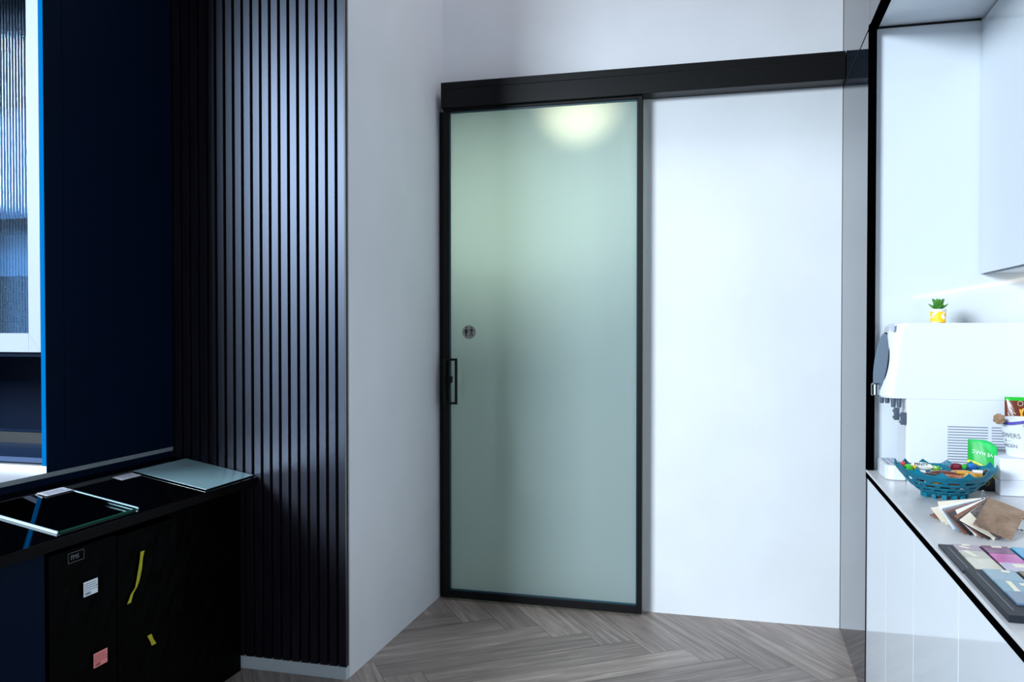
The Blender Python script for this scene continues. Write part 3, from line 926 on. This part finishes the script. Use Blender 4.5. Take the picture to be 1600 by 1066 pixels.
def banded_mat(name, stops, arc=0.0, rough=0.25):
    """colour bands up the bag (the print of the packet)"""
    m = mat(name, (10, 10, 10), rough)
    nt = m.node_tree
    t = nt.nodes.new('ShaderNodeTexCoord'); sp = nt.nodes.new('ShaderNodeSeparateXYZ')
    r = nt.nodes.new('ShaderNodeValToRGB'); r.color_ramp.interpolation = 'CONSTANT'
    mu = nt.nodes.new('ShaderNodeMath'); mu.operation = 'MULTIPLY'
    m1 = nt.nodes.new('ShaderNodeMath'); m1.operation = 'MULTIPLY_ADD'
    nt.links.new(t.outputs['UV'], sp.inputs[0])
    nt.links.new(sp.outputs['X'], mu.inputs[0]); nt.links.new(sp.outputs['X'], mu.inputs[1])
    nt.links.new(mu.outputs[0], m1.inputs[0]); m1.inputs[1].default_value = arc
    nt.links.new(sp.outputs['Y'], m1.inputs[2])
    nt.links.new(m1.outputs[0], r.inputs['Fac'])
    e = r.color_ramp.elements
    e[0].position = stops[0][0]; e[0].color = lin(stops[0][1])
    e[1].position = stops[1][0]; e[1].color = lin(stops[1][1])
    for p_, c_ in stops[2:]:
        k = e.new(p_); k.color = lin(c_)
    nt.links.new(r.outputs['Color'], nt.nodes['Principled BSDF'].inputs['Base Color'])
    return m

# green pouch
gp = thing('green_pouch', 'green and black foil snack pouch standing behind the teal basket', 'snack pouch', (0.775, 3.11, ZC))
pc = (0.781, 3.116, ZC + 0.002)
pw, ph, plean, pyaw = 0.088, 0.168, -0.10, -0.42
o, R_ = sealed_bag('pouch', pc, pyaw, plean, pw, ph, 0.026, banded_mat('green_pouch_print', [(0.0, (8, 12, 12)), (0.53, (244, 232, 40)), (0.585, (14, 168, 62)), (0.97, (20, 190, 90))], arc=0.28, rough=0.45), gp, dent=0.022)
def on_bag(u, v, off):
    return Vector(pc) + (R_ @ Vector((u * pw / 2, -off, v * ph)))
bux = R_ @ Vector((1, 0, 0)); buz = R_ @ Vector((0, 0, 1))
link('lettering', text_bm('VÉ HARC', 0.0155, on_bag(0.06, 0.74, 0.0152), -(bux - 0.18 * buz), -buz, 0.0002), mat('pale_print', (220, 250, 235), 0.4), gp)
bm = bmesh.new()
ring_pts = []
for r_ in (0.008, 0.0055):
    a_ = [on_bag(0.42, 0.16, 0.0125) + bux * r_ * math.cos(2 * math.pi * i / 24) + buz * r_ * math.sin(2 * math.pi * i / 24) for i in range(25)]
    tube(a_, 0.0006, 6, bm)
link('seal_emblem', bm, mat('gold_print', (176, 150, 50), 0.4), gp)

# brown snack packet behind the bucket
sp_ = thing('snack_packet', 'brown snack packet with green top and gold picture tucked behind the bucket', 'snack packet', (0.92, 3.16, ZB))
pc2 = (0.935, 3.195, ZB + 0.052)
bag2 = banded_mat('brown_packet_print', [(0.0, (96, 38, 24)), (0.5, (104, 44, 26)), (0.91, (30, 176, 40)), (0.99, (50, 200, 60))], arc=0.0)
o, R2 = sealed_bag('packet', pc2, -0.1, -0.08, 0.125, 0.135, 0.03, bag2, sp_)
bm = bmesh.new()
rnd = random.Random(5)
def on2(u, v):
    return Vector(pc2) + (R2 @ Vector((u * 0.0625, -0.0175, v * 0.135)))
def strip2(pts, w):
    for a_, b_ in zip(pts, pts[1:]):
        tube([on2(*a_), on2(*b_)], w, 6, bm)
strip2([(-0.30, 0.38), (-0.24, 0.56), (-0.32, 0.7)], 0.0035)
strip2([(-0.24, 0.56), (-0.14, 0.42)], 0.003); strip2([(-0.26, 0.58), (-0.16, 0.72)], 0.003)
link('gold_picture', bm, mat('gold_root_print', (226, 160, 36), 0.4), sp_)
bm = bmesh.new()
strip2([(-0.86, 0.78), (-0.7, 0.66), (-0.6, 0.40)], 0.0012); strip2([(-0.66, 0.62), (-0.52, 0.58)], 0.0012); strip2([(-0.9, 0.6), (-0.8, 0.5)], 0.001)
tube([on2(-0.30, 0.84) + Vector((0.008 * math.cos(a), 0, 0.008 * math.sin(a))) for a in [2 * math.pi * i / 16 for i in range(17)]], 0.0009, 6, bm)
link('white_print', bm, mat('cream_print', (220, 205, 190), 0.5), sp_)

# ------------------------------------------------------------------ teal basket with sweets
BC = Vector((0.643, 2.992, ZC)); BR = 0.150
def brz(f, a):                   # f: 0 base .. 1 rim
    r = 0.060 + (BR - 0.060) * f ** 0.85
    z = 0.010 + 0.072 * f ** 1.12
    # two opposite sides (left and right) curl higher
    z += 0.014 * f * f * (max(0, abs(math.cos(a))) ** 3)
    r *= 1 - 0.04 * f * math.sin(2 * a) ** 2
    return r, z
bm = bmesh.new()
NA, NF = 96, 25
g = []
for i in range(NA):
    a = 2 * math.pi * i / NA
    row = []
    for j in range(NF + 1):
        r, z = brz(j / NF, a)
        if j == NF:
            ph_ = (i % 8) / 8
            z += 0.016 * max(0, 1 - abs(ph_ - 0.5) * 3.6)
        row.append(bm.verts.new((BC.x + r * math.cos(a), BC.y + r * math.sin(a), BC.z + z)))
    g.append(row)
for i in range(NA):
    for j in range(NF):
        lay = j // 5
        off = 3 if lay % 2 else 0
        hole = (j % 5 in (1, 2, 3)) and (0 <= lay <= 3) and ((i + off * 1) % 6 in (1, 2, 3, 4))
        if hole:
            continue
        i2 = (i + 1) % NA
        bm.faces.new((g[i][j], g[i2][j], g[i2][j + 1], g[i][j + 1]))
bm.faces.new([g[i][0] for i in range(NA)][::-1])
bk = thing('woven_plastic_basket', 'teal openwork plastic basket with a toothed rim full of sweets on the worktop', 'basket', tuple(BC))
o = link('bowl', bm, M['foot'], bk)
sm = o.modifiers.new('thickness', 'SOLIDIFY'); sm.thickness = 0.0032; sm.offset = -1
bm = bmesh.new()
for k in range(14):
    a = 2 * math.pi * k / 14
    c_, s_ = math.cos(a), math.sin(a)
    q = [(BC.x + rr_ * c_ - t_ * s_, BC.y + rr_ * s_ + t_ * c_, BC.z + 0.0006) for rr_, t_ in ((0.058, -0.007), (0.070, -0.007), (0.070, 0.007), (0.058, 0.007))]
    extrude_poly(q, (0, 0, 0.015), bm)
link('foot_ring', bm, M['foot'], bk)

def candy(name, label, cat, c, yaw, ln, w, t, m, pitch=0.0, twist=True, group=None):
    t *= 1.4
    bm = bmesh.new()
    R_ = Matrix.Translation(c) @ Matrix.Rotation(yaw, 4, 'Z') @ Matrix.Rotation(pitch, 4, 'Y')
    n = 10; prev = None
    rnd = random.Random(int(c[0] * 1e4) + int(c[1] * 1e4))
    prof = [(-0.5, 1.0, 0.12), (-0.40, 0.75, 0.16), (-0.34, 0.35, 0.3), (-0.28, 0.85, 0.9), (-0.1, 1, 1), (0.1, 1, 1), (0.28, 0.85, 0.9), (0.34, 0.35, 0.3), (0.40, 0.75, 0.16), (0.5, 1.0, 0.12)] if twist else \
           [(-0.5, 1.0, 0.06), (-0.42, 1.0, 0.10), (-0.36, 0.96, 0.7), (-0.1, 1, 1), (0.1, 1, 1), (0.36, 0.96, 0.7), (0.42, 1.0, 0.10), (0.5, 1.0, 0.06)]
    for f, sw, st in prof:
        cur = []
        for k in range(n):
            a = 2 * math.pi * k / n
            jit = 1 + rnd.uniform(-0.08, 0.08)
            cur.append(bm.verts.new(R_ @ Vector((f * ln, w / 2 * sw * math.cos(a) * jit, t / 2 * st * math.sin(a) * jit))))
        if prev:
            for k in range(n):
                bm.faces.new((prev[k], prev[(k + 1) % n], cur[(k + 1) % n], cur[k]))
        else:
            bm.faces.new(cur[::-1])
        prev = cur
    bm.faces.new(prev)
    o = link(name, bm, m)
    return tag(o, label, cat, group)
cm = {k: mat(k + '_wrapper', v, 0.22, noise=nz, nscale=sc2) for k, v, nz, sc2 in (('brown', (96, 44, 26), 0.5, 60), ('gold', (205, 150, 60), 0.45, 70), ('copper', (176, 98, 66), 0.35, 50),
      ('dark', (30, 18, 16), 0.5, 50), ('maroon', (110, 24, 44), 0.4, 60), ('blue', (36, 110, 190), 0.4, 60), ('green', (52, 170, 36), 0.3, 40), ('lime', (120, 190, 60), 0.5, 70),
      ('white', (222, 226, 222), 0.08, 40), ('red', (222, 50, 54), 0.15, 40), ('yellow', (238, 190, 40), 0.2, 50))}
bz = BC.z
def ball(name, label, c, r, m):
    bm = bmesh.new(); bmesh.ops.create_uvsphere(bm, u_segments=20, v_segments=14, radius=r)
    bmesh.ops.translate(bm, vec=c, verts=bm.verts)
    return tag(link(name, bm, m, smooth=True), label, 'sweet')
# lower layers, seen through the holes
rnd = random.Random(11)
low = ['brown', 'gold', 'dark', 'copper', 'brown', 'gold', 'copper', 'dark', 'brown']
for k, nm in enumerate(low):
    a = k * 2.4; rr_ = 0.012 + 0.045 * math.sqrt(k / 9)
    candy('wrapped_sweet', 'small foil wrapped sweet lying deep inside the teal basket', 'sweet', (BC.x + rr_ * math.cos(a), BC.y + rr_ * math.sin(a), bz + 0.026 + 0.010 * (k % 3)), a, 0.05, 0.024, 0.016, cm[nm], group='foil sweets deep in the basket')
for k in range(8):
    a = k * 0.785 + 0.2; rr_ = 0.078
    candy('wrapped_sweet', 'small foil wrapped sweet lying deep inside the teal basket', 'sweet', (BC.x + rr_ * math.cos(a), BC.y + rr_ * math.sin(a), bz + 0.056), a + 1.5, 0.055, 0.024, 0.018, cm[low[k]], group='foil sweets deep in the basket')
# the sweets one can tell apart on top
candy('wrapped_sweet', 'long copper and pink foil sweet at the front middle of the basket', 'sweet', (0.640, 2.905, bz + 0.076), 0.10, 0.085, 0.026, 0.013, cm['copper'], 0.0, False)
candy('wrapped_sweet', 'dark brown foil sweet left of the copper one in the basket', 'sweet', (0.585, 2.935, bz + 0.074), 0.25, 0.07, 0.030, 0.014, cm['dark'], 0.0, False)
candy('wrapped_sweet', 'dark brown wrapped bar across the middle of the basket', 'sweet', (0.630, 2.955, bz + 0.080), 0.05, 0.095, 0.03, 0.012, cm['brown'], 0.0, False)
candy('wrapped_sweet', 'gold foil sweet with twisted ends at the right of the basket', 'sweet', (0.712, 2.925, bz + 0.080), 0.35, 0.075, 0.03, 0.016, cm['gold'])
candy('wrapped_sweet', 'wide brown and gold foil sweet right of the middle of the basket', 'sweet', (0.690, 2.965, bz + 0.082), -0.15, 0.085, 0.032, 0.012, cm['gold'], 0.0, False)
candy('wrapped_sweet', 'brown foil sweet in front of the gold one near the basket rim', 'sweet', (0.694, 2.895, bz + 0.072), 0.1, 0.06, 0.026, 0.014, cm['brown'])
candy('wrapped_sweet', 'maroon wrapped sweet behind the gold foil sweet in the basket', 'sweet', (0.688, 3.045, bz + 0.088), 0.2, 0.05, 0.026, 0.018, cm['maroon'])
candy('wrapped_sweet', 'small green wrapped sweet beside the maroon one in the basket', 'sweet', (0.712, 3.040, bz + 0.092), 1.2, 0.034, 0.014, 0.012, cm['green'])
candy('wrapped_sweet', 'blue wrapped sweet near the green pouch in the basket', 'sweet', (0.738, 3.052, bz + 0.090), 0.5, 0.045, 0.020, 0.014, cm['blue'])
candy('wrapped_sweet', 'black and gold wrapped sweet at the right rim of the basket', 'sweet', (0.752, 2.945, bz + 0.088), 1.3, 0.05, 0.022, 0.018, cm['dark'])
c_w = candy('wrapped_sweet', 'white and green wrapped sweet with dark lettering at the left of the basket', 'sweet', (0.578, 3.010, bz + 0.092), -0.05, 0.078, 0.030, 0.018, cm['white'], 0.06, False)
link('lettering', text_bm('MINTY', 0.0135, (0.574, 2.9975, bz + 0.0985), (1, -0.05, -0.05), (0, 0.55, 0.83), 0.0012), mat('dark_lettering', (24, 24, 52), 0.4), c_w)
candy('wrapped_sweet', 'lime green wrapper end right of the white sweet in the basket', 'sweet', (0.618, 3.010, bz + 0.087), -0.2, 0.04, 0.022, 0.012, cm['lime'])
ball('round_sweet', 'green foil covered ball at the left rim of the basket', (0.531, 2.975, bz + 0.086), 0.0165, cm['green'])
ball('round_sweet', 'small red ball at the left tip of the basket', (0.520, 3.002, bz + 0.099), 0.0075, cm['red'])
ball('round_sweet', 'small yellow ball right of the green ball in the basket', (0.549, 2.985, bz + 0.090), 0.009, cm['yellow'])
tag(link('paper_card', boxes(((0.716, 2.94, bz + 0.079), (0.758, 2.962, bz + 0.094))), M['card']), 'small white paper at the right side of the basket behind the gold sweet', 'paper')

# ------------------------------------------------------------------ fan of laminate samples on a chain
fan = thing('laminate_sample_fan', 'fanned out set of laminate sample chips on a bead chain in front of the basket', 'sample set', (0.68, 2.57, ZC))
dark_m = mat('dark_walnut_laminate', (52, 44, 44), 0.4, noise=0.3, nscale=60)
cream = mat('cream_laminate', (226, 216, 198), 0.4, noise=0.04)
whitem = mat('white_laminate', (234, 236, 242), 0.35)
greyb = mat('grey_blue_laminate', (128, 140, 156), 0.4, noise=0.2)
redbr = mat('red_brown_laminate', (134, 88, 66), 0.4, noise=0.2, nscale=50)
# every chip: outer corner, lowest corner, corner on the ring (metres)
chips = [
    ((0.655, 2.815, 0.925), (0.600, 2.745, 0.922), (0.700, 2.712, 0.957), dark_m),
    ((0.531, 2.653, 0.912), (0.548, 2.621, 0.907), (0.696, 2.697, 0.960), redbr),
    ((0.536, 2.660, 0.930), (0.549, 2.580, 0.907), (0.694, 2.690, 0.962), cream),
    ((0.550, 2.643, 0.952), (0.552, 2.550, 0.907), (0.692, 2.684, 0.964), cream),
    ((0.543, 2.593, 0.949), (0.560, 2.499, 0.907), (0.689, 2.671, 0.967), whitem),
    ((0.547, 2.574, 0.946), (0.566, 2.471, 0.907), (0.685, 2.658, 0.969), greyb),
    ((0.551, 2.559, 0.944), (0.575, 2.451, 0.907), (0.682, 2.645, 0.971), redbr),
    ((0.553, 2.539, 0.943), (0.586, 2.440, 0.907), (0.679, 2.632, 0.974), dark_m),
    ((0.562, 2.545, 0.944), (0.599, 2.437, 0.907), (0.675, 2.618, 0.976), whitem),
    ((0.562, 2.501, 0.943), (0.608, 2.418, 0.907), (0.672, 2.605, 0.979), redbr),
    ((0.562, 2.466, 0.942), (0.620, 2.401, 0.907), (0.669, 2.592, 0.981), dark_m),
    ((0.566, 2.459, 0.942), (0.634, 2.405, 0.907), (0.665, 2.579, 0.983), cream),
    ((0.583, 2.480, 0.947), (0.644, 2.407, 0.907), (0.662, 2.566, 0.986), M['chip_rough']),
    ((0.588, 2.421, 0.940), (0.670, 2.391, 0.911), (0.659, 2.553, 0.988), M['chip_brown'])]
for A_, B_, T_, m in chips:
    A_, B_, T_ = Vector(A_), Vector(B_), Vector(T_)
    n_ = (A_ - B_).cross(T_ - A_).normalized()
    if n_.z < 0: n_ = -n_
    link('sample_chip', extrude_poly([T_, A_, B_, T_ + B_ - A_], -n_ * 0.0025), m, fan)
bm = bmesh.new()
pts = []
for i in range(60):
    f = i / 59
    a = math.pi * (1.0 - 2.0 * f)
    pts.append((0.755 + 0.095 * math.cos(a) + 0.004 * math.sin(9 * f), 2.60 + 0.085 * math.sin(a) - 0.02 * math.cos(a), max(ZC + 0.004, 0.992 - 0.16 * min(f, 1 - f) * 3)))
for p in pts:
    bmesh.ops.create_icosphere(bm, subdivisions=1, radius=0.0032, matrix=Matrix.Translation(p))
tube(pts, 0.0010, 6, bm)
link('bead_chain', bm, M['chrome'], fan)

# ------------------------------------------------------------------ colour sample boards
def board(label, x0, y0, x1, y1, z0, tiles, edge_t):
    b = thing('colour_sample_board', label, 'sample board', ((x0 + x1) / 2, (y0 + y1) / 2, z0))
    link('board', boxes(((x0, y0, z0), (x1, y1, z0 + edge_t))), mat('charcoal_board', (28, 31, 40), 0.5, spec=0.3), b, bevel=0.001)
    link('groove', boxes(((x0 + 0.016, y0 + 0.03, z0 + edge_t), (x0 + 0.0175, y1 - 0.03, z0 + edge_t + 0.0004))), mat('grey_blue_groove', (110, 122, 132), 0.4), b)
    for tx0, ty0, tx1, ty1, colr in tiles:
        link('colour_tile', boxes(((tx0, ty0, z0 + edge_t + 0.0001), (tx1, ty1, z0 + edge_t + 0.0045))), mat('tile_enamel', colr, 0.12, spec=0.5), b, bevel=0.0008)
    return b
z0 = ZC + 0.0006
b1 = board('charcoal sample board with beige, purple and turquoise glass tiles, beyond the other board', 0.480, 2.056, 0.765, 2.298, z0,
      [(0.510, 2.232, 0.566, 2.290, (150, 124, 140)), (0.510, 2.160, 0.566, 2.230, (178, 172, 156)), (0.510, 2.066, 0.566, 2.158, (204, 200, 180)),
       (0.574, 2.220, 0.632, 2.292, (112, 48, 100)), (0.574, 2.140, 0.632, 2.218, (196, 92, 164)), (0.574, 2.066, 0.632, 2.138, (198, 186, 210)),
       (0.640, 2.180, 0.698, 2.292, (20, 148, 196)), (0.640, 2.066, 0.698, 2.178, (70, 196, 180)), (0.706, 2.066, 0.756, 2.292, (60, 60, 90))], 0.006)
b2 = board('charcoal sample board with grey blue and olive glass tiles, nearer the viewer', 0.482, 1.735, 0.765, 2.050, z0,
      [(0.514, 1.962, 0.576, 2.040, (128, 156, 172)), (0.514, 1.880, 0.576, 1.960, (106, 142, 160)), (0.514, 1.800, 0.576, 1.878, (86, 110, 136)),
       (0.584, 1.90, 0.646, 2.040, (92, 84, 58)), (0.584, 1.80, 0.646, 1.898, (140, 120, 84)), (0.654, 1.80, 0.716, 2.040, (160, 150, 120))], 0.014)
# pale sticky strips on the tiles
def strip(b, x0, y0, x1, y1, z, w=0.008):
    d = Vector((x1 - x0, y1 - y0, 0)); n_ = Vector((-d.y, d.x, 0)).normalized() * w / 2
    q = [Vector((x0, y0, z)) + n_, Vector((x1, y1, z)) + n_, Vector((x1, y1, z)) - n_, Vector((x0, y0, z)) - n_]
    link('paper_strip', extrude_poly(q, (0, 0, 0.0004)), M['cream_paper'], b)
M['cream_paper'] = mat('cream_paper_strip', (232, 226, 206), 0.7)
zt1 = z0 + 0.0107; zt2 = z0 + 0.0187
strip(b1, 0.524, 2.226, 0.536, 2.176, zt1, 0.012); strip(b1, 0.530, 2.286, 0.548, 2.284, zt1, 0.014); strip(b1, 0.521, 2.268, 0.541, 2.252, zt1, 0.008)
strip(b1, 0.536, 2.152, 0.531, 2.110, zt1, 0.0022)
strip(b2, 0.540, 1.950, 0.538, 1.880, zt2, 0.010); strip(b2, 0.550, 1.862, 0.546, 1.810, zt2, 0.010)
strip(b2, 0.566, 1.940, 0.566, 1.925, zt2, 0.018); strip(b2, 0.556, 2.034, 0.556, 2.020, zt2, 0.016)
strip(b1, 0.606, 2.288, 0.606, 2.276, zt1, 0.022); strip(b1, 0.612, 2.126, 0.612, 2.100, zt1, 0.030)
